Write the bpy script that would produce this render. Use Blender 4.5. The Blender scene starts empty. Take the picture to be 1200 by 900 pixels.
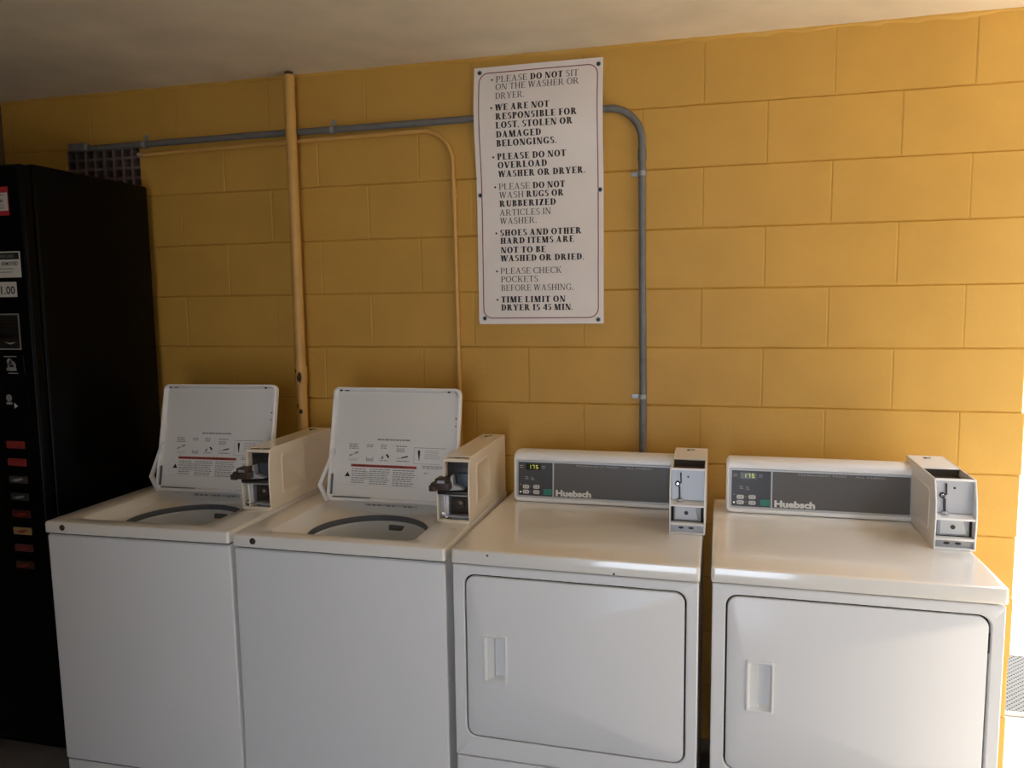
import bpy, bmesh, math, random
from mathutils import Vector, Matrix
random.seed(7)
SC = bpy.context.scene
COL = SC.collection

# ------------------------------------------------------------------ camera
cd = bpy.data.cameras.new('camera'); cam = bpy.data.objects.new('camera', cd); COL.objects.link(cam)
cd.sensor_width = 36.0; cd.lens = 906.14 / 1200 * 36; cd.clip_start = 0.05; cd.clip_end = 200
YAW, PIT, ROL = 0.24878, -0.10610, -0.01268
_f = Vector((-math.sin(YAW) * math.cos(PIT), math.cos(YAW) * math.cos(PIT), math.sin(PIT)))
_r0 = Vector((math.cos(YAW), math.sin(YAW), 0)); _u0 = _r0.cross(_f)
_r = math.cos(ROL) * _r0 + math.sin(ROL) * _u0; _u = _r.cross(_f)
M = Matrix((( _r.x, _u.x, -_f.x, 0.8371), (_r.y, _u.y, -_f.y, -2.7414), (_r.z, _u.z, -_f.z, 1.5908), (0, 0, 0, 1)))
cam.matrix_world = M
SC.camera = cam

# ------------------------------------------------------------------ light
w = bpy.data.worlds.new('sky'); SC.world = w; w.use_nodes = True
bg = w.node_tree.nodes['Background']
bg.inputs['Color'].default_value = (0.86, 0.96, 1.12, 1); bg.inputs['Strength'].default_value = 4.2
sd = bpy.data.lights.new('sun', 'SUN'); sun = bpy.data.objects.new('sun', sd); COL.objects.link(sun)
sd.energy = 10.0; sd.angle = math.radians(0.6); sd.color = (1.0, 0.92, 0.78)
sun.location = (4, 5, 8)
sun.rotation_euler = Vector((-0.22, -0.60, -0.9)).to_track_quat('-Z', 'Y').to_euler()
SC.view_settings.view_transform = 'Standard'; SC.view_settings.look = 'None'
SC.view_settings.gamma = 1.0; SC.view_settings.use_curve_mapping = False
SC.view_settings.exposure = 0.30

# ------------------------------------------------------------------ materials
MATS = {}
def mat(name, col, rough=0.5, metal=0.0, coat=0.0, spec=0.5, noise=0.0, nscale=30.0, bump=0.0, bscale=60.0, emit=None, es=0.0):
    if name in MATS: return MATS[name]
    m = bpy.data.materials.new(name); m.use_nodes = True; nt = m.node_tree
    b = nt.nodes['Principled BSDF']
    b.inputs['Base Color'].default_value = (*col, 1); b.inputs['Roughness'].default_value = rough
    b.inputs['Metallic'].default_value = metal; b.inputs['Coat Weight'].default_value = coat
    b.inputs['Coat Roughness'].default_value = 0.10; b.inputs['Coat IOR'].default_value = 1.9; b.inputs['Specular IOR Level'].default_value = spec
    tc = nt.nodes.new('ShaderNodeTexCoord')
    if noise:
        n = nt.nodes.new('ShaderNodeTexNoise'); n.inputs['Scale'].default_value = nscale; n.inputs['Detail'].default_value = 5
        nt.links.new(tc.outputs['Object'], n.inputs['Vector'])
        r = nt.nodes.new('ShaderNodeValToRGB')
        r.color_ramp.elements[0].position = 0.3; r.color_ramp.elements[1].position = 0.7
        r.color_ramp.elements[0].color = (*[c * (1 - noise) for c in col], 1)
        r.color_ramp.elements[1].color = (*[min(1, c * (1 + noise)) for c in col], 1)
        nt.links.new(n.outputs['Fac'], r.inputs['Fac']); nt.links.new(r.outputs['Color'], b.inputs['Base Color'])
    if bump:
        n = nt.nodes.new('ShaderNodeTexNoise'); n.inputs['Scale'].default_value = bscale; n.inputs['Detail'].default_value = 6
        nt.links.new(tc.outputs['Object'], n.inputs['Vector'])
        bp = nt.nodes.new('ShaderNodeBump'); bp.inputs['Strength'].default_value = bump; bp.inputs['Distance'].default_value = 0.01
        nt.links.new(n.outputs['Fac'], bp.inputs['Height']); nt.links.new(bp.outputs['Normal'], b.inputs['Normal'])
    if emit:
        b.inputs['Emission Color'].default_value = (*emit, 1); b.inputs['Emission Strength'].default_value = es
    MATS[name] = m
    return m
YELLOW = mat('ochre_paint', (0.615, 0.345, 0.068), 0.5, spec=0.3, noise=0.05, nscale=5, bump=0.12, bscale=55)
DIM = mat('low_bounce_paint', (0.15, 0.095, 0.05), 0.6, noise=0.08, nscale=4, bump=0.1, bscale=40)  # darkened against the ochre to cut bounced light indoors
YPIPE = mat('ochre_pipe_paint', (0.66, 0.37, 0.095), 0.38, noise=0.05, nscale=20)
CEIL = mat('ceiling_plaster', (0.74, 0.62, 0.45), 0.8, noise=0.10, nscale=3.5, bump=0.25, bscale=18)
CONC = mat('floor_concrete', (0.22, 0.20, 0.18), 0.6, noise=0.2, nscale=6, bump=0.15, bscale=60)
PAVE = mat('outdoor_concrete', (0.64, 0.58, 0.48), 0.85, noise=0.14, nscale=7, bump=0.2, bscale=50)
WHITE = mat('white_enamel', (0.87, 0.855, 0.84), 0.42, coat=0.12)
GLOSS = mat('glossy_warm_lit_top', (0.92, 0.875, 0.80), 0.30, coat=0.8)  # warm light from ceiling and ochre wall put into the colour
BONE = mat('coin_box_enamel', (0.93, 0.82, 0.65), 0.35, coat=0.4)
PLAST = mat('white_plastic', (0.84, 0.83, 0.80), 0.4)
PAN = mat('lid_pan', (0.83, 0.80, 0.76), 0.38, coat=0.2)
GREYP = mat('grey_plastic_tub', (0.82, 0.84, 0.86), 0.4)
RING = mat('dark_grey_ring', (0.13, 0.14, 0.155), 0.5)
DARK = mat('gap_shade', (0.012, 0.011, 0.010), 0.7)  # near-black filler standing in for shade in seams and hollows
PANEL = mat('charcoal_panel', (0.105, 0.096, 0.088), 0.45)
PANELK = mat('control_pad_dark', (0.045, 0.043, 0.045), 0.4)
SILV = mat('brushed_silver', (0.50, 0.51, 0.53), 0.5, metal=0.5)
STEEL = mat('galvanised_steel', (0.38, 0.39, 0.40), 0.45, metal=0.55, noise=0.12, nscale=40)
CHROME = mat('chrome', (0.8, 0.8, 0.8), 0.12, metal=1.0)
IRON = mat('dark_iron', (0.05, 0.042, 0.038), 0.45, metal=0.5)
CHOC = mat('brown_steel', (0.055, 0.036, 0.024), 0.5, metal=0.2)
SCREW = mat('screw_dark', (0.04, 0.04, 0.04), 0.4, metal=0.6)
GREYC = mat('grey_conduit_paint', (0.165, 0.16, 0.155), 0.45, noise=0.12, nscale=25)
SIGN = mat('sign_white', (0.90, 0.82, 0.76), 0.5, noise=0.03, nscale=6)
INK = mat('ink_black', (0.012, 0.010, 0.010), 0.6)
INKG = mat('ink_faded', (0.05, 0.045, 0.043), 0.6)
MAROON = mat('ink_maroon', (0.24, 0.035, 0.05), 0.6)
RUST = mat('rust', (0.05, 0.022, 0.012), 0.8, noise=0.4, nscale=80)
BLACK = mat('vending_black', (0.0022, 0.0022, 0.0024), 0.26, spec=0.10)
LBLW = mat('label_white', (0.66, 0.64, 0.58), 0.5)
LBLK = mat('label_black', (0.01, 0.01, 0.01), 0.4)
LRED = mat('label_red', (0.45, 0.02, 0.03), 0.5)
LGREY = mat('label_print_grey', (0.28, 0.28, 0.28), 0.6)
LMID = mat('label_print_light', (0.50, 0.49, 0.48), 0.6)
WARN = mat('warning_red', (0.42, 0.07, 0.045), 0.5)
GREEN = mat('green_key', (0.02, 0.22, 0.15), 0.4)
KEYW = mat('key_white', (0.62, 0.60, 0.57), 0.45)
LED = mat('led_digits', (0.5, 0.5, 0.1), 0.5, emit=(0.85, 0.85, 0.22), es=0.55)
LEDBG = mat('led_window', (0.03, 0.033, 0.008), 0.2)
LAMP = mat('indicator_lamp', (0.9, 0.9, 0.7), 0.4, emit=(1, 1, 0.8), es=0.8)
LOGO = mat('logo_white', (0.74, 0.73, 0.70), 0.5)
FADE = mat('faded_print', (0.30, 0.29, 0.28), 0.5)
MATRUB = mat('mat_rubber', (0.035, 0.032, 0.028), 0.7, noise=0.2, nscale=60)
VENTC = mat('vent_block_clay', (0.19, 0.14, 0.125), 0.8, noise=0.1, nscale=40)
VENTB = mat('vent_dark_red', (0.035, 0.010, 0.008), 0.9)
BTN = [mat('button_%s' % n, c, 0.35) for n, c in (('red', (0.24, 0.026, 0.022)), ('scarlet', (0.28, 0.022, 0.025)), ('slate', (0.045, 0.04, 0.04)),
       ('charcoal', (0.025, 0.03, 0.028)), ('brown', (0.075, 0.014, 0.011)), ('amber', (0.38, 0.25, 0.10)), ('rose', (0.10, 0.028, 0.025)), ('rust', (0.05, 0.018, 0.013)))]

# ------------------------------------------------------------------ mesh builder
def rr(x0, y0, x1, y1, r, n=6):
    """rounded rectangle, counter-clockwise, 4*(n+1) points"""
    r = max(1e-5, min(r, (x1 - x0) / 2, (y1 - y0) / 2)); out = []
    for cx, cy, a0 in ((x1 - r, y1 - r, 0), (x0 + r, y1 - r, 90), (x0 + r, y0 + r, 180), (x1 - r, y0 + r, 270)):
        for k in range(n + 1):
            a = math.radians(a0 + 90 * k / n); out.append((cx + r * math.cos(a), cy + r * math.sin(a)))
    return out
class MB:
    def __init__(s): s.bm = bmesh.new(); s.mats = []; s.c = 0
    def use(s, m):
        if m not in s.mats: s.mats.append(m)
        s.c = s.mats.index(m); return s
    def face(s, vs):
        try: f = s.bm.faces.new(vs); f.material_index = s.c; return f
        except ValueError: return None
    def v(s, p): return s.bm.verts.new(p)
    def poly(s, pts): return s.face([s.v(p) for p in pts])
    def box(s, x0, y0, z0, x1, y1, z1, bev=0.0, seg=2):
        vs = [s.v(p) for p in ((x0, y0, z0), (x1, y0, z0), (x1, y1, z0), (x0, y1, z0), (x0, y0, z1), (x1, y0, z1), (x1, y1, z1), (x0, y1, z1))]
        fs = [s.face([vs[i] for i in q]) for q in ((0, 3, 2, 1), (4, 5, 6, 7), (0, 1, 5, 4), (1, 2, 6, 5), (2, 3, 7, 6), (3, 0, 4, 7))]
        if bev:
            es = list({e for f in fs for e in f.edges})
            r = bmesh.ops.bevel(s.bm, geom=es, offset=bev, segments=seg, affect='EDGES', profile=0.5)
            for f in r['faces']: f.material_index = s.c
        return s
    def loft(s, loops, cap0=False, cap1=False):
        L = [[s.v(p) for p in lp] for lp in loops]
        n = len(L[0])
        for a, b in zip(L[:-1], L[1:]):
            for i in range(n): s.face([a[i], a[(i + 1) % n], b[(i + 1) % n], b[i]])
        if cap0: s.face(L[0][::-1])
        if cap1: s.face(L[-1])
        return s
    def prism(s, prof, axis, a, b, bev=0.0, seg=2):
        """closed profile (2-D) extruded along axis from a to b"""
        f = {'x': lambda p, t: (t, p[0], p[1]), 'y': lambda p, t: (p[0], t, p[1]), 'z': lambda p, t: (p[0], p[1], t)}[axis]
        A = [s.v(f(p, a)) for p in prof]; B = [s.v(f(p, b)) for p in prof]; n = len(prof)
        fs = [s.face(A[::-1]), s.face(B)] + [s.face([A[i], A[(i + 1) % n], B[(i + 1) % n], B[i]]) for i in range(n)]
        if bev:
            es = list({e for fc in fs[:2] for e in fc.edges})
            r = bmesh.ops.bevel(s.bm, geom=es, offset=bev, segments=seg, affect='EDGES', profile=0.5)
            for fc in r['faces']: fc.material_index = s.c
        return s
    def cyl(s, c, d, r, h, n=20, r2=None, ch=0.0):
        """cylinder from c along direction d, length h"""
        d = Vector(d).normalized(); q = d.to_track_quat('Z', 'Y'); r2 = r if r2 is None else r2
        def lp(rad, t): return [Vector(c) + q @ Vector((rad * math.cos(2 * math.pi * k / n), rad * math.sin(2 * math.pi * k / n), t)) for k in range(n)]
        loops = [lp(r, 0), lp(r2, h - ch)] + ([lp(r2 - ch, h)] if ch else [])
        return s.loft(loops, True, True)
    def tube(s, path, r, n=14, cap=True):
        P = [Vector(p) for p in path]; loops = []
        t = (P[1] - P[0]).normalized(); ref = Vector((0, 1, 0)) if abs(t.y) < 0.9 else Vector((0, 0, 1))
        for i, p in enumerate(P):
            t = ((P[min(i + 1, len(P) - 1)] - P[max(i - 1, 0)])).normalized()
            a = t.cross(ref).normalized(); b = t.cross(a).normalized()
            rad = r[i] if isinstance(r, (list, tuple)) else r
            loops.append([p + a * rad * math.cos(2 * math.pi * k / n) + b * rad * math.sin(2 * math.pi * k / n) for k in range(n)])
        return s.loft(loops, cap, cap)
    def plate(s, outer, inner, y, depth):
        """flat ring facing -y with hole walls going back by depth (points in x,z)"""
        A = [(p[0], y, p[1]) for p in outer]; B = [(p[0], y, p[1]) for p in inner]; C = [(p[0], y + depth, p[1]) for p in inner]
        return s.loft([A, B, C])
    def text(s, body, x, y, z, h, wid=None, off=0.0, align='LEFT'):
        """sans lettering in the xz plane facing -y, cap height h"""
        cu = bpy.data.curves.new('t', 'FONT'); cu.body = body; cu.size = 1.0; cu.offset = off; cu.resolution_u = 2
        ob = bpy.data.objects.new('t', cu); COL.objects.link(ob)
        dg = bpy.context.evaluated_depsgraph_get(); me = bpy.data.meshes.new_from_object(ob.evaluated_get(dg))
        xs = [v.co.x for v in me.vertices]; ys = [v.co.y for v in me.vertices]
        if xs:
            sz = h / 0.73; x0, x1 = min(xs), max(xs); sx = sz if wid is None else wid / (x1 - x0)
            sh = -0.5 * (x1 - x0) * sx if align == 'CENTER' else 0
            V = [s.v((x + sh + (v.co.x - x0) * sx, y, z + v.co.y * sz)) for v in me.vertices]
            for p in me.polygons: s.face([V[i] for i in p.vertices])
        bpy.data.objects.remove(ob); bpy.data.curves.remove(cu); bpy.data.meshes.remove(me)
        return s
    def build(s, name, parent=None, smooth=True, recalc=True):
        if recalc: bmesh.ops.recalc_face_normals(s.bm, faces=s.bm.faces[:])
        me = bpy.data.meshes.new(name); s.bm.to_mesh(me); s.bm.free()
        for m in s.mats: me.materials.append(m)
        if smooth and len(me.polygons):
            me.polygons.foreach_set('use_smooth', [True] * len(me.polygons)); me.set_sharp_from_angle(angle=math.radians(38))
        o = bpy.data.objects.new(name, me); COL.objects.link(o)
        if parent: o.parent = parent
        return o
def thing(name, label, cat, loc=(0, 0, 0), rot=(0, 0, 0), group=None):
    o = bpy.data.objects.new(name, None); COL.objects.link(o); o.location = loc; o.rotation_euler = rot; o.empty_display_size = 0.1
    o['label'] = label; o['category'] = cat
    if group: o['group'] = group
    return o
def struct(o, label=None):
    o['kind'] = 'structure'
    if label: o['label'] = label
    return o
def copy_tree(o, parent=None):
    c = o.copy(); COL.objects.link(c)
    if parent: c.parent = parent
    for ch in [x for x in bpy.data.objects if x.parent == o]: copy_tree(ch, c)
    return c

# ------------------------------------------------------------------ the room
XR, XL, YF, ZC, ZL0, H = 1.80, -2.072, -4.3, 2.452, 1.4246, 0.2032
VX0, VX1, VZ0, VZ1 = -1.760, -1.402, 2.034, 2.234
# back wall: painted concrete blocks with V joints
b = MB().use(YELLOW)
def block(x0, x1, z0, z1):
    if x1 - x0 < 0.012: return
    g, gv, dy = 0.0042, 0.0045, random.uniform(-0.0007, 0.0007)
    xs = (x0, x0 + gv, x1 - gv, x1); zs = (z0, z0 + g, z1 - g, z1)
    V = [[b.v((xx, dy + max(0.0046 if j in (0, 3) else 0, 0.0016 if i in (0, 3) else 0), zz)) for i, xx in enumerate(xs)] for j, zz in enumerate(zs)]
    for j in range(3):
        for i in range(3): b.face([V[j][i], V[j][i + 1], V[j + 1][i + 1], V[j + 1][i]])
for k in range(-7, 5):
    z0 = ZL0 + k * H; z1 = z0 + H if k < 4 else ZC
    if k == -7: z0 = 0.0
    par = 0 if k % 2 == 0 else 1
    x = (-12 + par) * H
    while x < XR:
        a, c = max(x, XL), min(x + 2 * H, XR); x += 2 * H
        if c == XR: c += random.uniform(0.004, 0.012)
        if c <= a: continue
        if k == 3:
            for s0, s1 in ((a, min(c, VX0)), (max(a, VX1), c)):
                if s1 > s0: block(s0, s1, z0, z1)
        else: block(a, c, z0, z1)
for x0, x1, z0, z1 in ((XL, VX0, 0, ZC), (VX1, XR, 0, ZC), (VX0, VX1, 0, VZ0), (VX0, VX1, VZ1, ZC)):
    b.box(x0, 0.006, z0, x1, 0.20, z1)
struct(b.build('wall_back', smooth=False, recalc=False))
# rough broken mortar lip where the paint meets the ceiling
b = MB().use(YELLOW); x = XL; pts = []
while x < XR:
    pts.append((x, random.uniform(0.004, 0.011), random.uniform(0.004, 0.017))); x += random.uniform(0.02, 0.07)
pts.append((XR, 0.006, 0.01))
rows = [[(p[0], 0.003, ZC - p[2] - 0.004) for p in pts], [(p[0], -p[1], ZC - p[2] * 0.6) for p in pts], [(p[0], -p[1] * 1.1, ZC + 0.002) for p in pts]]
V = [[b.v(p) for p in r] for r in rows]
for r0, r1 in zip(V[:-1], V[1:]):
    for i in range(len(pts) - 1): b.face([r0[i], r0[i + 1], r1[i + 1], r1[i]])
struct(b.build('trim_1'))
struct(MB().use(DIM).box(XL - 0.2, YF, 0, XL, 0.2, ZC).build('wall_left', smooth=False))
b = MB().use(DIM)
DX0, DX1, DH = 0.05, 1.15, 2.05          # unseen doorway behind the camera, put in to light the machine fronts
b.box(XL - 0.2, YF - 0.2, 0, DX0, YF, ZC); b.box(DX1, YF - 0.2, 0, XR, YF, ZC); b.box(DX0, YF - 0.2, DH, DX1, YF, ZC)
struct(b.build('wall_front', smooth=False))
struct(MB().use(DIM).box(XR, YF - 0.2, 0, XR + 0.2, -1.75, ZC).build('wall_light_block', smooth=False))  # unseen wall, put in and sized to narrow the incoming daylight
struct(MB().use(CEIL).box(XL - 0.2, YF - 0.2, ZC, 2.40, 0.20, ZC + 0.15).build('ceiling', smooth=False))  # overhang past the wall end shaped to hold back skylight
struct(MB().use(CONC).box(XL - 0.2, YF - 0.2, -0.12, XR, 0.2, 0.0).build('floor', smooth=False))
b = MB().use(PAVE); b.box(XR, -14, -0.14, 16, 18, -0.004)
struct(b.build('ground', smooth=False))
struct(MB().use(mat('sky_blocker_dark', (0.20, 0.17, 0.14), 0.8, noise=0.1, nscale=3)).box(5.2, -14, -0.004, 5.6, 4.0, 4.6).build('wall_sky_blocker', smooth=False))  # unseen slab added to block low sky light

# ------------------------------------------------------------------ ventilation grille
vent = thing('ventilation_grille', 'dusty clay ventilation blocks with square holes above the black vending machine', 'vent', (VX0, 0.004, VZ0))
for i in range(2):
    b = MB().use(VENTC); W = (VX1 - VX0) / 2; Hh = VZ1 - VZ0; x0 = i * W
    n, m, t = 4, 5, 0.011; cw, ch = W / n, Hh / m
    for c in range(n + 1):
        xx = x0 + c * cw; b.box(max(x0 + .0005, xx - t / 2), 0.004 + i * 0.002, 0.001, min(x0 + W - .0005, xx + t / 2), 0.07, Hh - 0.001, 0.0012, 1)
    for r in range(m + 1):
        zz = r * ch; b.box(x0 + .001, 0.0055 + i * 0.002, max(0.001, zz - t / 2), x0 + W - .001, 0.068, min(Hh - 0.001, zz + t / 2), 0.0012, 1)
    b.build('grille_block', vent)
MB().use(VENTB).box(0.002, 0.10, 0.002, VX1 - VX0 - 0.002, 0.12, VZ1 - VZ0 - 0.002).build('backing', vent)

# ------------------------------------------------------------------ pipes on the wall
def bend(a, c, r, n=8):
    """quarter bend from horizontal (+x) to down; corner at a=(x,z)"""
    return [(a[0] - r + r * math.sin(math.radians(90 * k / n)), c, a[1] - r + r * math.cos(math.radians(90 * k / n))) for k in range(n + 1)]
def strap(o, p, axis, r, depth):
    """one-hole conduit strap round a pipe of radius r at p"""
    b = MB().use(STEEL); n = 10; wd = 0.016
    prof = []
    for k in range(n + 1):
        a = math.radians(180 * k / n); prof.append((math.cos(a) * (r + 0.0022), -math.sin(a) * (r + 0.0022)))
    inner = [(math.cos(math.radians(180 * k / n)) * r * 1.01, -math.sin(math.radians(180 * k / n)) * r * 1.01) for k in range(n, -1, -1)]
    arch = [(prof[0][0], depth)] + prof + [(prof[-1][0], depth)] + [(inner[0][0], depth)] + inner + [(inner[-1][0], depth)]
    if axis == 'z':
        b.prism([(p[0] + q[0], p[1] + q[1]) for q in arch], 'z', p[2] - wd / 2, p[2] + wd / 2)
        b.box(p[0] - r - 0.026, p[1] + depth - 0.003, p[2] - wd / 2, p[0] - r, p[1] + depth, p[2] + wd / 2, 0.001, 1)
        b.cyl((p[0] - r - 0.014, p[1] + depth - 0.003, p[2]), (0, -1, 0), 0.005, 0.004, 8)
    else:
        b.prism([(p[1] + q[1], p[2] + q[0]) for q in arch], 'x', p[0] - wd / 2, p[0] + wd / 2)
        b.box(p[0] - wd / 2, p[1] + depth - 0.003, p[2] + r, p[0] + wd / 2, p[1] + depth, p[2] + r + 0.026, 0.001, 1)
        b.cyl((p[0], p[1] + depth - 0.003, p[2] + r + 0.014), (0, -1, 0), 0.005, 0.004, 8)
    return b.build('strap', o)
gc = thing('electrical_conduit', 'grey metal conduit crossing the wall behind the sign and dropping behind a dryer', 'conduit', (0, 0, 0))
RC = 0.0125; yc = -0.0155
path = [(-1.60, yc, 2.2345), (-1.36, yc, 2.236), (-0.9, yc, 2.239), (-0.53, yc, 2.239), (0.0, yc, 2.241)] + bend((0.611, 2.243), yc, 0.115, 9) + [(0.614, yc, 1.7), (0.619, yc, 1.25), (0.62, yc, 0.35)]
MB().use(GREYC).tube(path, RC, 16).build('tube', gc)
b = MB().use(GREYC)
b.tube([(-1.715, yc + .002, 2.232), (-1.70, yc, 2.2325), (-1.60, yc, 2.2345)], [0.008, 0.0115, RC], 12)
b.box(-1.715, -0.038, 2.222, -1.625, -0.001, 2.256, 0.009, 3)
b.build('end_fitting', gc)
strap(gc, (-1.36, yc, 2.236), 'x', RC, 0.0125); strap(gc, (-0.535, yc, 2.239), 'x', RC, 0.0125)
strap(gc, (0.6115, yc, 2.020), 'z', RC, 0.0125); strap(gc, (0.617, yc, 1.253), 'z', RC, 0.0125)
MB().use(GREYC).tube([(0.6113, yc, 2.10), (0.6113, yc, 2.065)], RC + 0.002, 16).build('coupling', gc)
yp = thing('wall_pipe', 'thin ochre painted pipe bending down the wall between the tall pipe and the sign', 'pipe')
RP = 0.0085; y2 = -0.0125
path = [(-1.392, y2, 2.196), (-0.75, y2, 2.206), (-0.30, y2, 2.211)] + bend((-0.068, 2.213), y2, 0.118, 9) + [(-0.064, y2, 1.9), (-0.058, y2, 1.27), (-0.056, y2, 0.3)]
MB().use(YPIPE).tube(path, RP, 12).build('tube', yp)
b = MB().use(YPIPE)
b.tube([(-0.0655, y2, 2.01), (-0.0655, y2, 1.962)], RP + 0.0022, 12); b.build('coupling', yp)
for z in (1.997, 1.976): MB().use(YPIPE).tube([(-0.0655, y2, z + 0.006), (-0.0655, y2, z - 0.006)], RP + 0.0045, 12).build('collar', yp)
b = MB().use(mat('pipe_stub_pale', (0.45, 0.34, 0.24), 0.6)); b.tube([(-1.396, y2, 2.196), (-1.372, y2, 2.1963)], RP + 0.001, 12); b.build('pipe_end', yp)
vp = thing('standpipe', 'tall ochre painted pipe from ceiling to floor crossing over the grey conduit', 'pipe', (-0.688, -0.052, 0))
b = MB().use(YPIPE).tube([(0, 0, 0.0), (0.0, 0, 1.2), (0.0, 0, 2.425)], 0.0205, 20); b.build('tube', vp)
for z0, z1, r in ((1.352, 1.285, 0.0235), (2.438, 2.40, 0.0222)): MB().use(YPIPE).tube([(0, 0, z0), (0, 0, z1)], r, 20).build('coupling', vp)
b = MB().use(RUST); b.cyl((0, 0, 2.423), (0, 0, 1), 0.015, 0.027, 14); b.build('pipe_top', vp)
def patch(bb, cx, z, wa, h, r):
    """irregular flake lying on the pipe surface"""
    n = 14; ring = []
    for k in range(n):
        a = 2 * math.pi * k / n; q = random.uniform(0.6, 1.1)
        th = cx + wa * q * math.cos(a); ring.append((r * math.sin(th), -r * math.cos(th), z + h * q * math.sin(a)))
    c = bb.v((r * math.sin(cx), -r * math.cos(cx), z)); V = [bb.v(p) for p in ring]
    for k in range(n): bb.face([c, V[k], V[(k + 1) % n]])
for q in ((0.25, 1.313, 0.42, 0.026, 0.0246), (-0.45, 1.335, 0.2, 0.012, 0.0244), (0.2, 1.178, 0.38, 0.011, 0.0212), (-0.6, 1.20, 0.22, 0.012, 0.0212)):
    b = MB().use(RUST); patch(b, *q); b.build('rust_spot', vp)

# ------------------------------------------------------------------ rules sign
def serif_glyphs(S, t):
    """upright roman capitals built from strokes: S thick stem, t hairline; cap height 1"""
    sh, se = max(0.035, t * 0.75), 0.075
    G = {}
    class Gl(list):
        def rect(s, x0, y0, x1, y1): s.append([(x0, y0), (x1, y0), (x1, y1), (x0, y1)]); return s
        def dia(s, x0, y0, x1, y1, w): s.append([(x0, y0), (x0 + w, y0), (x1 + w, y1), (x1, y1)]); return s
        def stem(s, x, w=S, top=True, bot=True, y0=0, y1=1):
            s.rect(x, y0, x + w, y1)
            if bot: s.rect(x - se, y0, x + w + se, y0 + sh)
            if top: s.rect(x - se, y1 - sh, x + w + se, y1)
            return s
        def arc(s, cx, cy, rx, ry, a0, a1, th, tv, n=14):
            for k in range(n):
                q = []
                for a, f in ((a0 + (a1 - a0) * k / n, 0), (a0 + (a1 - a0) * (k + 1) / n, 0), (a0 + (a1 - a0) * (k + 1) / n, 1), (a0 + (a1 - a0) * k / n, 1)):
                    a = math.radians(a); q.append((cx + (rx - f * th) * math.cos(a), cy + (ry - f * tv) * math.sin(a)))
                s.append(q)
            return s
    g = lambda: Gl()
    e = se
    G['I'] = g().stem(e)
    G['L'] = g().stem(e).rect(e, 0, .62, sh * 1.2).dia(.62 - .05, 0, .62, .26, .03)
    G['T'] = g().stem(.33 - S / 2, top=False).rect(0, 1 - sh * 1.2, .66, 1).dia(0, 1, .0, .76, .045).dia(.615, 1, .615, .76, .045)
    G['E'] = g().stem(e).rect(e, 0, .62, sh * 1.2).rect(e, 1 - sh * 1.2, .6, 1).rect(e, .5 - sh * .6, .46, .5 + sh * .6).rect(.44, .38, .475, .62).dia(.56, 0, .6, .24, .035).rect(.56, .78, .6, 1)
    G['F'] = g().stem(e).rect(e, 1 - sh * 1.2, .58, 1).rect(e, .5 - sh * .6, .44, .5 + sh * .6).rect(.42, .38, .455, .62).rect(.54, .77, .58, 1)
    G['H'] = g().stem(e).stem(.72 - S - e + .06).rect(e, .5 - sh * .6, .72, .5 + sh * .6)
    G['N'] = g().stem(e, t, bot=True).stem(.76 - t - e + .02, t, bot=False).dia(.76 - S - e + .02 - .005, 0, e - .03, 1, S + .01)
    G['M'] = g().stem(e, t).stem(.9 - S - e + .05, S).dia(.44 - S * .6, 0, e - .02, 1, S * 1.1).dia(.44 - t, 0, .9 - S - e + .03, 1, t * 1.2)
    G['K'] = g().stem(e).dia(e + S * .7, .36, .58, 1, t * 1.3).dia(.68 - S, 0, .28, .55, S).rect(.48, 1 - sh, .74, 1).rect(.46, 0, .76, sh)
    G['A'] = g().dia(.05, 0, .36 - t * .3, 1, t * 1.15).dia(.72 - S - .05, 0, .36 - S * .55, 1, S).rect(.15, .30, .6, .30 + sh).rect(-.02, 0, .2, sh).rect(.46, 0, .78, sh)
    G['V'] = g().dia(.36 - S * .5, 0, .05, 1, S).dia(.36 - t * .3, 0, .64, 1, t * 1.15).rect(-.02, 1 - sh, .3, 1).rect(.52, 1 - sh, .76, 1)
    G['W'] = g().dia(.28 - S * .5, 0, .04, 1, S).dia(.28 - t, 0, .50 - t, 1, t * 1.15).dia(.70 - S * .5, 0, .46 - S * .3, 1, S).dia(.70 - t, 0, .92, 1, t * 1.15).rect(-.03, 1 - sh, .27, 1).rect(.38, 1 - sh, .66, 1).rect(.82, 1 - sh, 1.03, 1)
    G['Y'] = g().stem(.36 - S / 2, S, top=False, y1=.48).dia(.36 - S * .5, .44, .04, 1, S).dia(.36, .44, .62, 1, t * 1.15).rect(-.02, 1 - sh, .28, 1).rect(.5, 1 - sh, .76, 1)
    G['Z'] = g().rect(.03, 0, .62, sh * 1.2).rect(.05, 1 - sh * 1.2, .6, 1).dia(.03, 0, .6 - S * 1.2, 1, S * 1.2).rect(.05, .77, .09, 1).rect(.585, 0, .62, .24)
    G['O'] = g().arc(.39, .5, .39, .515, 0, 360, S, t, 28)
    G['C'] = g().arc(.40, .5, .40, .515, 42, 318, S, t, 22).rect(.66, .66, .70, 1.0).dia(.66, .0, .70, .26, .02)
    G['G'] = g().arc(.40, .5, .40, .515, 42, 300, S, t, 22).rect(.66, .66, .70, 1.0).rect(.70 - S, .06, .70, .42).rect(.52, .42 - sh, .78, .42)
    G['D'] = g().stem(e).rect(e, 0, .34, sh).rect(e, 1 - sh, .34, 1).arc(.34, .5, .40, .5, -90, 90, S, sh, 16)
    G['P'] = g().stem(e, top=True).rect(e, 1 - sh, .34, 1).rect(e, .44, .34, .44 + sh).arc(.34, .72, .27, .28, -90, 90, S * .95, sh, 14)
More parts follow.
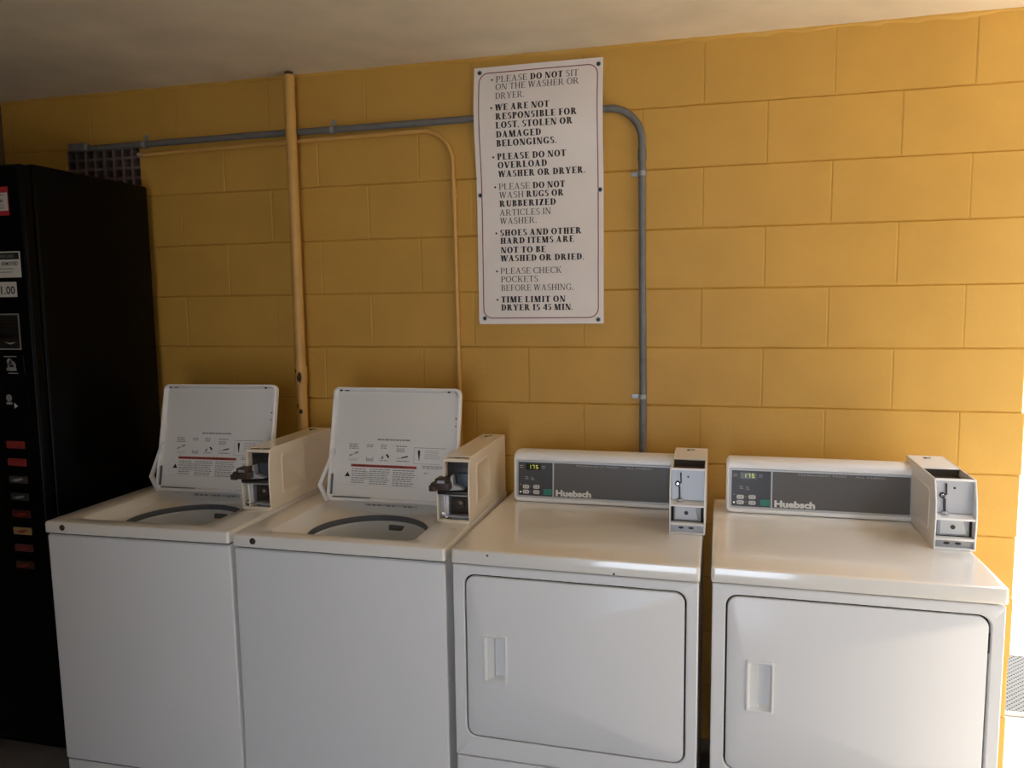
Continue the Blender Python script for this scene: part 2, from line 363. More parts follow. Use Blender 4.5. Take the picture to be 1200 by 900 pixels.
    G['R'] = g().stem(e).rect(e, 1 - sh, .34, 1).rect(e, .46, .34, .46 + sh).arc(.34, .73, .26, .27, -90, 90, S * .95, sh, 14).dia(.70 - S * .8, 0, .30, .48, S).rect(.56, 0, .8, sh)
    G['B'] = g().stem(e).rect(e, 1 - sh, .34, 1).rect(e, .5, .36, .5 + sh).rect(e, 0, .36, sh).arc(.33, .75, .24, .25, -90, 90, S * .9, sh, 12).arc(.35, .26, .28, .26, -90, 90, S, sh, 12)
    G['U'] = g().rect(e, .32, e + S, 1).rect(.0, 1 - sh, S + 2 * e, 1).rect(.64 - t, .32, .64, 1).rect(.54, 1 - sh, .72, 1).arc((e + .64) / 2, .33, (.64 - e) / 2, .345, 180, 360, S * .85, t * 1.2, 16)
    s_ = g().arc(.28, .745, .24, .27, 50, 270, S * .8, t * 1.2, 14).arc(.28, .265, .26, .28, -130, 90, S * .85, t * 1.2, 14)
    s_.dia(.14, .60, .10, .62, .1).rect(.44, .70, .475, 1.0).rect(.02, 0, .055, .3)
    s_.append([(.08, .66), (.22, .52), (.50, .30), (.36, .50)]); G['S'] = s_
    G['4'] = g().rect(.34, 0, .34 + S, .98).rect(.02, .24, .58, .24 + t * 1.2).dia(.0, .26, .34, .98, t * 1.3)
    G['5'] = g().arc(.24, .30, .26, .31, -140, 100, S * .9, t * 1.2, 14).dia(.05, .55, .14, .98, t).rect(.12, .86, .50, .98)
    G['.'] = g().arc(.08, .07, .08, .08, 0, 360, .079, .079, 10)
    G[','] = g().arc(.08, .07, .08, .08, 0, 360, .079, .079, 10).dia(.02, -.16, .08, .04, .05)
    G['*'] = g().arc(.17, .45, .17, .17, 0, 360, .169, .169, 14)
    W = {k: max(p[0] for q in v for p in q) for k, v in G.items()}
    return G, W
REG = serif_glyphs(0.13, 0.058); BLD = serif_glyphs(0.235, 0.088)
def serif_line(b, runs, x0, x1, z, h, y):
    """runs: [(text, bold)], stretched to run exactly from x0 to x1"""
    items = []; x = 0
    for txt, bold in runs:
        G, W = BLD if bold else REG
        for ch in txt:
            if ch == ' ': x += 0.30; continue
            items.append((G[ch], x, bold)); x += W[ch] + 0.10
    x -= 0.10; sx = (x1 - x0) / x
    for gl, gx, bold in items:
        b.use(INK if bold else INKG)
        for q in gl: b.poly([(x0 + (gx + px) * sx, y, z + pz * h) for px, pz in q])
sign = thing('rules_sign', 'tall white laundry rules sign with thin maroon border screwed to the ochre wall', 'sign', (0.021, 0.0, 1.510))
SW, SH = 0.458, 0.904
def sy(x, z):
    """slight buckle of the sheet"""
    return -0.006 - 0.026 * math.exp(-((z - 0.732) / 0.16) ** 2) - 0.003 * math.sin(math.pi * x / SW) * math.cos(2.3 * math.pi * z / SH)
b = MB().use(SIGN); nx, nz = 12, 60
for side in (0, 1):
    V = [[b.v((SW * i / nx + (0.003 if j in (0,) and i == 0 else 0), sy(SW * i / nx, SH * j / nz) + side * 0.003, SH * j / nz)) for i in range(nx + 1)] for j in range(nz + 1)]
    for j in range(nz):
        for i in range(nx): b.face([V[j][i], V[j][i + 1], V[j + 1][i + 1], V[j + 1][i]])
    if side == 0: F = V
    else:
        per = [(0, i) for i in range(nx)] + [(j, nx) for j in range(nz)] + [(nz, i) for i in range(nx, 0, -1)] + [(j, 0) for j in range(nz, 0, -1)]
        for q, r in zip(per, per[1:] + per[:1]): b.face([F[q[0]][q[1]], F[r[0]][r[1]], V[r[0]][r[1]], V[q[0]][q[1]]])
b.build('board', sign)
# lettering: baseline heights, left and right ends measured on the sheet
b = MB()
LINES = [([('*', 1), ('PLEASE ', 0), ('DO NOT ', 1), ('SIT', 0)], 2.3685, 0.1018, 0.3949), ([('ON THE WASHER OR', 0)], 2.3413, 0.1014, 0.3971), ([('DRYER.', 0)], 2.3096, 0.1009, 0.2058),
 ([('*', 1), ('WE ARE NOT', 1)], 2.2699, 0.1003, 0.2943), ([('RESPONSIBLE FOR', 1)], 2.239, 0.1011, 0.391), ([('LOST, STOLEN OR', 1)], 2.2093, 0.1006, 0.3758), ([('DAMAGED', 1)], 2.1783, 0.1014, 0.264), ([('BELONGINGS.', 1)], 2.1485, 0.1009, 0.317),
 ([('*', 1), ('PLEASE DO NOT', 1)], 2.1036, 0.1014, 0.3496), ([('OVERLOAD', 1)], 2.0746, 0.1022, 0.281), ([('WASHER OR DRYER.', 1)], 2.0445, 0.103, 0.4159),
 ([('*', 1), ('PLEASE ', 0), ('DO NOT', 1)], 2.0004, 0.1036, 0.3432), ([('WASH ', 0), ('RUGS OR', 1)], 1.9712, 0.1044, 0.3383), ([('RUBBERIZED', 1)], 1.9409, 0.1039, 0.3097), ([('ARTICLES IN', 0)], 1.9093, 0.1047, 0.2916), ([('WASHER.', 0)], 1.88, 0.1055, 0.2398),
 ([('*', 1), ('SHOES AND OTHER', 1)], 1.8377, 0.1049, 0.4013), ([('HARD ITEMS ARE', 1)], 1.8094, 0.1057, 0.3741), ([('NOT TO BE', 1)], 1.7763, 0.1064, 0.2726), ([('WASHED OR DRIED.', 1)], 1.7467, 0.106, 0.4093),
 ([('*', 1), ('PLEASE CHECK', 0)], 1.7016, 0.1053, 0.3296), ([('POCKETS', 0)], 1.6719, 0.1061, 0.2439), ([('BEFORE WASHING.', 0)], 1.6408, 0.1069, 0.371),
 ([('*', 1), ('TIME LIMIT ON', 1)], 1.599, 0.1063, 0.3434), ([('DRYER IS 45 MIN.', 1)], 1.5702, 0.1059, 0.3695)]
CH = 0.0218
for runs, zc, x0, x1 in LINES:
    z = zc - CH / 2 - 1.510; x0 -= 0.021; x1 -= 0.021
    if runs[0][0] == '*':
        serif_line(b, [runs[0]], x0 - 0.0175, x0 - 0.0105, z, CH, 0); runs = runs[1:]
    serif_line(b, runs, x0, x1, z, CH, 0)
for v in b.bm.verts: v.co.y = sy(v.co.x, v.co.z) - 0.0009
b.build('lettering', sign, smooth=False, recalc=False)
b = MB().use(MAROON); o, i = rr(0.017, 0.020, SW - 0.017, SH - 0.020, 0.035, 8), rr(0.0202, 0.0232, SW - 0.0202, SH - 0.0232, 0.0318, 8)
def dense(lp, k=8):
    out = []
    for a, c in zip(lp, lp[1:] + lp[:1]):
        kk = 60 if abs(c[1] - a[1]) > 0.5 else 2
        for q in range(kk): out.append((a[0] + (c[0] - a[0]) * q / kk, a[1] + (c[1] - a[1]) * q / kk))
    return out
b.loft([[(p[0], sy(*p) - 0.0009, p[1]) for p in dense(o)], [(p[0], sy(*p) - 0.0009, p[1]) for p in dense(i)]])
b.build('border', sign, smooth=False)
for x, z in ((0.020, SH - 0.018), (SW - 0.016, SH - 0.022), (0.007 + 0.006, 0.463), (SW - 0.012, 0.464), (0.022, 0.021), (SW - 0.019, 0.014)):
    b = MB().use(STEEL); b.cyl((x, 0.0, z), (0, -1, 0), 0.003, -sy(x, z), 8); b.cyl((x, sy(x, z) + 0.001, z), (0, -1, 0), 0.0085, 0.0025, 16); b.use(SCREW)
    b.cyl((x, sy(x, z) - 0.0015, z), (0, -1, 0), 0.0062, 0.004, 12, 0.0045); b.build('screw', sign)

# ------------------------------------------------------------------ top-loading washers
WW = 0.670
def make_washer():
    t = thing('washing_machine', '', 'washing machine')
    # cabinet
    b = MB().use(WHITE)
    fr = lambda k, z, r: [(p[0], p[1], z) for p in rr(0.002 + k, 0.004 + k, WW - 0.002 - k, 0.680 - k, r, 4)]
    b.loft([fr(.012, .110, .004), fr(.005, .108, .006), fr(0, .113, .006), fr(0, .864, .006), fr(.004, .869, .005), fr(.012, .869, .004), fr(.012, .12, .004)], True, True)
    b.box(0.004, 0.008, 0.022, WW - 0.004, 0.675, 0.104, 0.004, 2)
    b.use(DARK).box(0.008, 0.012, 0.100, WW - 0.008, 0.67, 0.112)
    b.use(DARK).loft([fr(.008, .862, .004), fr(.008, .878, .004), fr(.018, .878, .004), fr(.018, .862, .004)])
    b.build('cabinet', t)
    for x in (0.05, WW - 0.05):
        for y in (0.06, 0.64): MB().use(RING).cyl((x, y, 0.0), (0, 0, 1), 0.022, 0.026, 14).build('foot', t)
    # top with sunken rounded opening and funnel to the tub
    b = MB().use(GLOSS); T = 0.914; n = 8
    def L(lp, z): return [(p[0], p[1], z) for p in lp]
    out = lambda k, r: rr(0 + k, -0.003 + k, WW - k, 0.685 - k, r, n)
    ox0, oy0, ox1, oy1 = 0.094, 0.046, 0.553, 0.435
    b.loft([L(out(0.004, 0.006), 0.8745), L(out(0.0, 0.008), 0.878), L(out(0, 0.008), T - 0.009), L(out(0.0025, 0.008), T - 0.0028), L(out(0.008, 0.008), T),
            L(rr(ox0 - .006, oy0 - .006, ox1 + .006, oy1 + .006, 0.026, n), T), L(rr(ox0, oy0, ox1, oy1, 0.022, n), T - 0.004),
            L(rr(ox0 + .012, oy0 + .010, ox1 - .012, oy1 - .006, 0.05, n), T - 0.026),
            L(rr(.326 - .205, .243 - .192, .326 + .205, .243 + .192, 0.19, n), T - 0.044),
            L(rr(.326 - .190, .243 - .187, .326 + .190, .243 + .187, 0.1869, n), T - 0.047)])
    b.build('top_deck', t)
    b = MB().use(RING); cx, cy = 0.326, 0.243
    def circ(r, z, n=48, k=1.0): return [(cx + r * math.cos(2 * math.pi * q / n), cy + k * r * math.sin(2 * math.pi * q / n), z) for q in range(n)]
    b.loft([circ(0.192, T - 0.0465), circ(0.187, T - 0.0455), circ(0.185, T - 0.050), circ(0.184, T - 0.062), circ(0.188, T - 0.066)])
    b.build('tub_ring', t)
    b = MB().use(GREYP)
    b.loft([circ(0.188, T - 0.064), circ(0.183, T - 0.067), circ(0.172, T - 0.115), circ(0.166, T - 0.15), circ(0.168, T - 0.156), circ(0.20, T - 0.17), circ(0.20, T - 0.43), circ(0.18, T - 0.45)], False, True)
    b.build('tub', t)
    b = MB().use(RING); b.box(cx - 0.005, cy + 0.172, T - 0.094, cx + 0.065, cy + 0.184, T - 0.076, 0.003); b.build('tub_clip', t)
    b = MB().use(GREYP)      # agitator
    b.loft([circ(0.105, T - 0.445, 24), circ(0.07, T - 0.42, 24), circ(0.045, T - 0.36, 24), circ(0.038, T - 0.22, 24), circ(0.030, T - 0.20, 24), circ(0.010, T - 0.195, 24)], False, True)
    b.build('agitator', t)
    # plug in the front of the top
    b = MB().use(SCREW); b.cyl((0.070, -0.0025, 0.8955), (0, -1, 0), 0.0095, 0.0025, 18); b.use(CHROME); b.cyl((0.0735, -0.0052, 0.8975), (0, -1, 0), 0.0042, 0.002, 12); b.build('front_plug', t)
    # lid, leaning back on its hinges
    lid = MB().use(WHITE); LW, LH = 0.464, 0.388; lean = math.radians(13)
    def P(lp, wz): return [(p[0], -wz, p[1]) for p in lp]
    dipped = lambda k, r: [(p[0], p[1] - (0.0030 * max(0, 1 - ((p[0] - LW / 2) / 0.06) ** 2) if p[1] > LH / 2 else 0)) for p in rr(k, k, LW - k, LH - k, r, 9)]
    lid.loft([P(rr(.006, .006, LW - .006, LH - .006, .02, 9), -0.002), P(rr(0, 0, LW, LH, .022, 9), 0.003), P(dipped(0, .022), 0.020), P(dipped(.003, .020), 0.0235), P(dipped(.0075, .018), 0.0235), P(dipped(.0105, .016), 0.020)], True, False)
    lid.use(PAN); lid.loft([P(dipped(.0105, .016), 0.020), P(rr(.014, .014, LW - .014, LH - .014, .014, 9), 0.010), P(rr(.022, .022, LW - .022, LH - .022, .02, 9), 0.0115)], False, True)
    lo = lid.build('lid', t); lo.location = (0.112, 0.395, 0.922); lo.rotation_euler = (-lean, 0, 0)
    for x, z, a, c in ((0.030, LH - .012, .007, .0035), (0.052, LH - .0125, .012, .0022), (LW - .042, LH - .012, .006, .0035), (LW - .0125, LH - .10, .002, .005), (LW - .0125, LH - .125, .002, .004)):
        b = MB().use(RUST); b.loft([[(x + a * math.cos(2 * math.pi * k / 10) * random.uniform(.7, 1.1), -0.0212, z + c * math.sin(2 * math.pi * k / 10) * random.uniform(.7, 1.1)) for k in range(10)],
                [(x + .001 * math.cos(2 * math.pi * k / 10), -0.0216, z + .001 * math.sin(2 * math.pi * k / 10)) for k in range(10)]], False, True)
        b.build('rust_chip', lo, smooth=False)
    b = MB().use(RING); b.box(0.0125, -0.0208, 0.020, 0.0175, -0.012, 0.090, 0.0015, 1); b.box(0.022, -0.0208, 0.0115, 0.16, -0.012, 0.0145, 0.001, 1); b.build('rim_shadow', lo)  # dark strips built for the shadow lines inside the rim
    # printed instructions on the inside of the lid
    b = MB(); yl = -0.0119
    def bar(m, x0, z0, x1, z1): b.use(m).poly([(x0, yl, z0), (x1, yl, z0), (x1, yl, z1), (x0, yl, z1)])
    def lines(m, x0, z0, x1, z1, k, fill=0.55):
        st = (z1 - z0) / k
        for q in range(k):
            e = x1 - random.uniform(0, 0.18) * (x1 - x0); xx = x0; zz = z1 - (q + 1) * st + st * (1 - fill) / 2
            while xx < e:
                wd = random.uniform(0.006, 0.016); bar(m, xx, zz, min(e, xx + wd), zz + st * fill); xx += wd + 0.0022
    lines(LGREY, 0.172, 0.208, 0.292, 0.2145, 1, 0.8)
    for x0, x1, z0, z1, k in ((0.069, 0.108, 0.176, 0.196, 4), (0.134, 0.160, 0.183, 0.195, 2), (0.186, 0.208, 0.180, 0.196, 3), (0.241, 0.288, 0.187, 0.194, 1), (0.243, 0.275, 0.170, 0.185, 3)): lines(LGREY, x0, z0, x1, z1, k, 0.5)
    # little pictograms: hand pouring, basin, dial, coin slide
    b.use(LGREY)
    b.poly([(.072, yl, .151), (.085, yl, .157), (.083, yl, .161), (.070, yl, .155)]); b.poly([(.088, yl, .158), (.104, yl, .164), (.103, yl, .170), (.090, yl, .164)])
    lines(LMID, .070, .135, .106, .146, 3, .4)
    for x0, z0, x1, z1 in ((.134, .137, .160, .139), (.134, .137, .136, .152), (.158, .137, .160, .152), (.137, .140, .157, .147)): bar(LMID if z1 < .148 and z0 > .1395 else LGREY, x0, z0, x1, z1)
    lines(LGREY, .182, .138, .222, .143, 1, .5); b.use(LGREY).poly([(.186, yl, .146), (.195, yl, .160), (.198, yl, .146)]); b.use(INK).poly([(.205, yl, .160), (.216, yl, .148), (.218, yl, .156), (.209, yl, .164)])
    lines(LGREY, .243, .138, .290, .144, 1, .5); b.use(INK).poly([(.262, yl, .150), (.284, yl, .155), (.286, yl, .160), (.262, yl, .154)]); lines(LGREY, .246, .148, .262, .153, 1, .5)
    for x0, z0, x1, z1 in ((.306, .134, .307, .188), (.306, .187, .42, .1885), (.306, .134, .40, .135)): bar(LGREY, x0, z0, x1, z1)
    b.use(INK).poly([(.3235, yl, .182), (.3285, yl, .176), (.3265, yl, .145), (.3245, yl, .145), (.319, yl, .176)])
    lines(LMID, .345, .15, .40, .182, 5, .4); lines(LGREY, .338, .118, .41, .130, 2, .5); lines(LMID, .345, .100, .36, .108, 1, .7)
    bar(WARN, .080, .1165, .318, .1255); lines(INK, .088, .1185, .312, .1235, 1, .8)
    for x0, x1, z0, z1 in ((.044, .0445, .060, .110), (.080, .0804, .058, .112), (.318, .3184, .054, .118)): bar(LMID, x0, z0, x1, z1)
    bar(LMID, .044, .0555, .318, .0562)
    lines(LGREY, .084, .060, .140, .113, 7, .42); lines(LGREY, .150, .058, .225, .113, 8, .42); lines(LGREY, .234, .056, .314, .113, 8, .42)
    bar(LBLW, .128, .074, .152, .103)
    b.use(INK).poly([(.059, yl, .083), (.079, yl, .083), (.069, yl, .099)])
    lb = b.build('instruction_label', lo, smooth=False, recalc=False)
    # rear wall of the opening carries a little worn print
    b = MB(); b.use(mat('worn_label', (.60, .59, .57), .5)).box(0.228, oy1 - .0030, T - .0185, .42, oy1 - .0022, T - .0085)
    for q in range(9):
        x = 0.235 + q * 0.019 + random.uniform(-.003, .003)
        if q in (3, 6): continue
        b.use(LGREY).box(x, oy1 - 0.0032, T - 0.0165, x + 0.012, oy1 - 0.0025, T - 0.0105)
    b.build('worn_print', t, smooth=False)
    # bent hinge arm at the left of the lid
    b = MB().use(WHITE); ya = 0.40
    prof = [(0.128, 1.095), (0.140, 1.095), (0.083, 0.972), (0.108, 0.920), (0.094, 0.914), (0.068, 0.969)]
    b.prism([prof[k] for k in (0, 5, 4, 3, 2, 1)], 'y', ya, ya + 0.010, 0.0012, 1); b.build('hinge_arm', t)
    # ---------------- coin meter
    cb = MB().use(BONE); x0, x1 = 0.586, 0.668; y0, y1, Z0, Z1 = 0.236, 0.672, 0.914, 1.119
    prof = [(y0 + .002, Z0), (y0, Z0 + .10), (y0 + .004, Z0 + .165), (y0 + .014, Z1 - .006), (y0 + .028, Z1), (y1 - .004, Z1), (y1, Z1 - .006), (y1, Z0)]
    cb.prism(prof, 'x', x1 - 0.004, x1, 0.0012, 1); cb.prism(prof, 'x', x0, x0 + 0.004, 0.0012, 1)
    cb.box(x0 + .003, y0 + .026, Z1 - .0035, x1 - .003, y1 - .002, Z1 - .0002)
    cb.box(x0 + .003, y1 - .005, Z0, x1 - .003, y1 - .001, Z1 - .003)
    # raised panel on the right cheek
    cb.loft([[(x1 + e, p[0], p[1]) for p in rr(y0 + .075 + k, Z0 + .035 + k, y0 + .235 - k, Z1 - .03 - k, .012, 4)] for e, k in ((-.0005, 0), (.0022, .004), (.0022, .008), (.0008, .011))], False, True)
    co = cb.build('coin_box', t)
    b = MB().use(CHROME); b.cyl(((x0 + x1) / 2 + .004, y1 - .06, Z1), (0, 0, 1), 0.008, 0.004, 14, ch=.0015); b.use(IRON); b.cyl(((x0 + x1) / 2 - .012, y1 - .058, Z1), (0, 0, 1), 0.006, 0.002, 12); b.build('top_lock', co)
    b = MB().use(BONE); xa = 0.562            # bezel frame around the open front
    b.prism([(xa, Z0), (xa + .006, Z0), (xa + .006, Z0 + .125), (x0 + .006, Z0 + .130), (x0 + .006, Z1 - .010), (x0, Z1 - .010), (x0 - .002, Z0 + .140), (xa, Z0 + .128)], 'y', y0 - .001, y0 + .060, .001, 1)
    b.box(xa, y0 - .001, Z0, x1 - .001, y0 + .012, Z0 + .010, .001, 1)
    b.box(x0, y0 + .004, Z1 - .014, x1 - .001, y0 + .020, Z1 - .005, .001, 1)
    b.build('bezel', co)
    b = MB().use(IRON); b.box(x0 + .007, y0 + .022, Z0 + .100, x1 - .006, y0 + .10, Z1 - .017, .003)
    for k in range(5): b.use(SCREW).box(x0 + .012 + k * .013, y0 + .0205, Z0 + .170, x0 + .018 + k * .013, y0 + .0225, Z0 + .182)
    b.use(mat('slide_block_blue', (0.05, 0.065, 0.08), 0.4)).box(x0 + .040, y0 + .012, Z0 + .112, x1 - .008, y0 + .024, Z0 + .155, .002); b.build('meter_body', co)
    b = MB().use(CHOC); b.box(xa - .004, y0 - .040, Z0 + .110, x0 + .030, y0 + .02, Z0 + .133, .003); b.box(xa - .008, y0 - .046, Z0 + .108, xa + .014, y0 - .03, Z0 + .126, .003); b.box(xa + .008, y0 - .036, Z0 + .125, xa + .046, y0 + .01, Z0 + .146, .004)
    b.use(SILV); b.prism([(xa + .014, Z0 + .127), (xa + .042, Z0 + .127), (xa + .038, Z0 + .141), (xa + .018, Z0 + .141)], 'y', y0 - .0375, y0 - .033); b.build('coin_slide', co)
    b = MB().use(SILV); b.prism([(x0 + .020, Z0 + .104), (x0 + .066, Z0 + .108), (x0 + .052, Z0 + .118), (x0 + .034, Z0 + .120), (x0 + .032, Z0 + .150), (x0 + .026, Z0 + .150)], 'y', y0 - .008, y0 + .018, .001, 1); b.build('slide_guide', co)
    b = MB().use(IRON); b.box(xa + .005, y0 - .006, Z0 + .090, x1 - .005, y0 + .06, Z0 + .101, .002); b.use(SILV).box(xa + .022, y0 - .007, Z0 + .087, x1 - .005, y0 + .02, Z0 + .0905, .001, 1); b.build('shelf', co)
    b = MB().use(SILV); b.box(xa + .006, y0 + .012, Z0 + .012, xa + .036, y0 + .05, Z0 + .088, .002); b.build('side_plate', co)
    b = MB().use(CHOC); b.box(xa + .036, y0 + .030, Z0 + .024, x1 - .005, y0 + .05, Z0 + .088, .002)
    b.use(IRON); b.cyl((xa + .070, y0 + .030, Z0 + .056), (0, -1, 0), 0.025, 0.006, 24, ch=.002); b.use(CHOC); b.cyl((xa + .070, y0 + .025, Z0 + .056), (0, -1, 0), 0.017, 0.007, 20, ch=.002)
    b.use(CHROME); b.cyl((xa + .073, y0 + .018, Z0 + .061), (0, -1, 0), 0.006, 0.004, 12, ch=.001); b.build('cash_door', co)
    b = MB().use(SILV); b.box(xa + .030, y0 + .004, Z0 + .018, x1 - .005, y0 + .03, Z0 + .0225, .001, 1); b.use(STEEL).box(xa + .020, y0 + .020, Z0 + .008, x1 - .006, y0 + .04, Z0 + .018)
    b.use(CHROME)
    for k, (dx, dz) in enumerate(((.010, .016), (.022, .014), (.031, .017), (.040, .013), (.045, .011), (.018, .026))): b.cyl((xa + dx, y0 + .012, Z0 + dz), (0.2 * (k % 3 - 1), -1, .3), 0.0045, 0.008, 10, ch=.0015)
    b.build('coin_tray', co)
    return t
w2 = make_washer()
w2['label'] = 'white top-loading washer with raised lid, standing against a dryer'; w2.location = (-0.531, -0.77, 0)
w2['group'] = 'open top-loading washers'
w1 = copy_tree(w2)
w1['label'] = 'white top-loading washer with raised lid, standing beside the black vending machine'; w1.location = (-1.2035, -0.77, -0.001); w1.rotation_euler = (0, math.radians(-0.55), 0)

# ------------------------------------------------------------------ dryers
DW = 0.668
def make_dryer():
    t = thing('tumble_dryer', '', 'dryer')
    b = MB().use(WHITE)
    n = 8
    dx0, dz0, dx1, dz1 = 0.040, 0.377, 0.632, 0.840; g = 0.0045
    out = rr(0.002, 0.313, DW - 0.002, 0.870, 0.004, n); hole = rr(dx0 - g, dz0 - g, dx1 + g, dz1 + g, 0.030, n)
    o0 = [(p[0], 0.02, p[1]) for p in rr(0.002, 0.313, DW - 0.002, 0.870, 0.004, n)]
    b.loft([o0, [(p[0], 0.004, p[1]) for p in out], [(p[0], 0.001, p[1]) for p in rr(0.005, 0.316, DW - .005, 0.867, 0.004, n)],
            [(p[0], 0.001, p[1]) for p in rr(dx0 - g - .003, dz0 - g - .003, dx1 + g + .003, dz1 + g + .003, 0.032, n)], [(p[0], 0.004, p[1]) for p in hole], [(p[0], 0.018, p[1]) for p in hole]])
    b.box(0.002, 0.018, 0.022, DW - 0.002, 0.690, 0.872, 0.003, 1)
    b.box(0.003, 0.002, 0.024, DW - 0.003, 0.02, 0.309, 0.005, 3)
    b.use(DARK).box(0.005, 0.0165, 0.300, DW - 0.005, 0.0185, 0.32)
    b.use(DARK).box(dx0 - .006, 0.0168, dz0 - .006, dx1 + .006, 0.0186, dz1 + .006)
    b.build('cabinet', t)
    for x in (0.05, DW - 0.05):
        for y in (0.06, 0.63): MB().use(RING).cyl((x, y, 0.0), (0, 0, 1), 0.022, 0.026, 14).build('foot', t)
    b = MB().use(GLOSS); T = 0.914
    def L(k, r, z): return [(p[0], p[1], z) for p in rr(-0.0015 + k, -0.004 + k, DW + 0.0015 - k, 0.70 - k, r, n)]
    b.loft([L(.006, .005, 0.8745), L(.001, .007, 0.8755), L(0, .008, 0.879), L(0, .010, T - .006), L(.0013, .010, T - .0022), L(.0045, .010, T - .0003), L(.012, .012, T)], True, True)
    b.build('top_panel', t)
    # door
    b = MB().use(WHITE)
    hx0, hz0, hx1, hz1 = 0.087, 0.537, 0.156, 0.677
    D = lambda k, y, r: [(p[0], y, p[1]) for p in rr(dx0 + k, dz0 + k, dx1 - k, dz1 - k, r, n)]
    b.loft([D(.002, 0.016, .026), D(0, 0.010, .027), D(0, 0.004, .027), D(.0012, 0.0012, .026), D(.004, 0.0, .024), [(p[0], 0.0, p[1]) for p in rr(hx0, hz0, hx1, hz1, .005, n)], [(p[0], 0.002, p[1]) for p in rr(hx0 + .001, hz0 + .001, hx1 - .001, hz1 - .001, .005, n)]], True, False)
    door = b.build('door', t)
    b = MB().use(PLAST); q = lambda x0, z0, x1, z1, y, r: [(p[0], y, p[1]) for p in rr(x0, z0, x1, z1, r, n)]
    b.loft([q(hx0, hz0, hx1, hz1, 0.001, .006), q(hx0 + .001, hz0 + .001, hx1 - .001, hz1 - .001, -0.0035, .006), q(hx0 + .004, hz0 + .004, hx1 - .004, hz1 - .004, -0.0045, .005),
            q(hx0 + .007, hz0 + .007, hx1 - .006, hz1 - .007, -0.0035, .005), q(hx0 + .012, hz0 + .010, hx1 - .007, hz1 - .009, 0.004, .005), q(hx0 + .030, hz0 + .013, hx1 - .008, hz1 - .012, 0.007, .005), q(hx0 + .033, hz0 + .022, hx1 - .009, hz1 - .013, 0.026, .005)], False, True)
    b.build('door_handle', door)
    for z in (0.775, 0.425):
        b = MB().use(IRON); b.box(dx1 + .0005, 0.003, z - .024, dx1 + .0042, 0.014, z + .024, .001, 1); b.build('hinge', door)
    # control panel
    cx0, cx1, yb = 0.037, 0.588, 0.528
    b = MB().use(WHITE)
    Fy = lambda z: yb + (z - 0.915) * 0.075        # slanted face
    def RR(k, off, r, z0=0.9145, z1=1.076): return [(p[0], Fy(p[1]) + off, p[1]) for p in rr(cx0 + k, z0 + k, cx1 - k, z1 - k, r, n)]
    ix0, iz0, ix1, iz1 = cx0 + 0.011, 0.930, cx1 - 0.010, 1.056
    I = lambda k, off, r: [(p[0], Fy(p[1]) + off, p[1]) for p in rr(ix0 - k, iz0 - k, ix1 + k, iz1 + k, r, n)]
    top = [(cx0, 0), (cx1, 0)]
    back = [(p[0], 0.62, min(p[1], 1.084) + (.004 if p[1] > 1.0 else 0)) for p in rr(cx0 + .004, 0.9145, cx1 - .004, 1.078, .01, n)]
    mid = [(p[0], Fy(p[1]) + .040, p[1] + (0.006 if p[1] > 1.0 else 0)) for p in rr(cx0, 0.9145, cx1, 1.080, .012, n)]
    b.loft([back, mid, RR(0, .014, .014, z1=1.082), RR(.001, .006, .014, z1=1.079), RR(.004, .001, .013), RR(.007, 0, .012), I(.002, 0, .006), I(0, .004, .005)], True, True)
    cp = b.build('control_panel', t)
    b = MB().use(SILV); b.loft([I(-.0002, .0035, .005), I(-.001, .0015, .004), I(-.0055, .0015, .003), I(-.0065, .0032, .003)]); 
    sx = ix0 + 0.127; b.loft([[(p[0], Fy(p[1]) + .0016, p[1]) for p in rr(sx - .002, iz0 + .006, sx + .002, iz1 - .006, .0005, n)], [(p[0], Fy(p[1]) + .0032, p[1]) for p in rr(sx - .0026, iz0 + .006, sx + .0026, iz1 - .006, .0005, n)]], True, False)
    b.build('panel_trim', cp)
    b = MB()
    for m, x0, x1 in ((PANELK, ix0 + .0065, sx - .0025), (PANEL, sx + .0025, ix1 - .0065)):
        b.use(m).loft([[(p[0], Fy(p[1]) + o, p[1]) for p in rr(x0, iz0 + .0065, x1, iz1 - .0065, .001, n)] for o in (.0039, .0026)], False, True)
    b.build('face_plate', cp)
    def flat(b, x0, z0, x1, z1, m, off=.002, r=.001):
        b.use(m).loft([[(p[0], Fy(p[1]) + .003, p[1]) for p in rr(x0, z0, x1, z1, r, 4)], [(p[0], Fy(p[1]) + off, p[1]) for p in rr(x0 + .0003, z0 + .0003, x1 - .0003, z1 - .0003, r, 4)]], False, True)
    # display with seven-segment 175
    b = MB(); wx0, wz0, wx1, wz1 = ix0 + .032, 1.0235, ix0 + .082, 1.0445
    flat(b, wx0, wz0, wx1, wz1, LEDBG, .0018)
    SEG = {'1': 'bc', '7': 'abc', '5': 'afgcd'}
    for k, ch in enumerate('175'):
        xx = wx0 + .010 + k * .0125; zz = wz0 + .0045; wd, ht, tk = .0075, .0125, .0015
        sg = {'a': (0, ht - tk, wd, ht), 'g': (0, ht / 2 - tk / 2, wd, ht / 2 + tk / 2), 'd': (0, 0, wd, tk), 'f': (0, ht / 2, tk, ht), 'e': (0, 0, tk, ht / 2), 'b': (wd - tk, ht / 2, wd, ht), 'c': (wd - tk, 0, wd, ht / 2)}
        for s_ in SEG[ch]:
            a = sg[s_]; b.use(LED).poly([(xx + px, Fy(zz + pz) + .0014, zz + pz) for px, pz in ((a[0], a[1]), (a[2], a[1]), (a[2], a[3]), (a[0], a[3]))])
    b.build('display', cp, smooth=False)
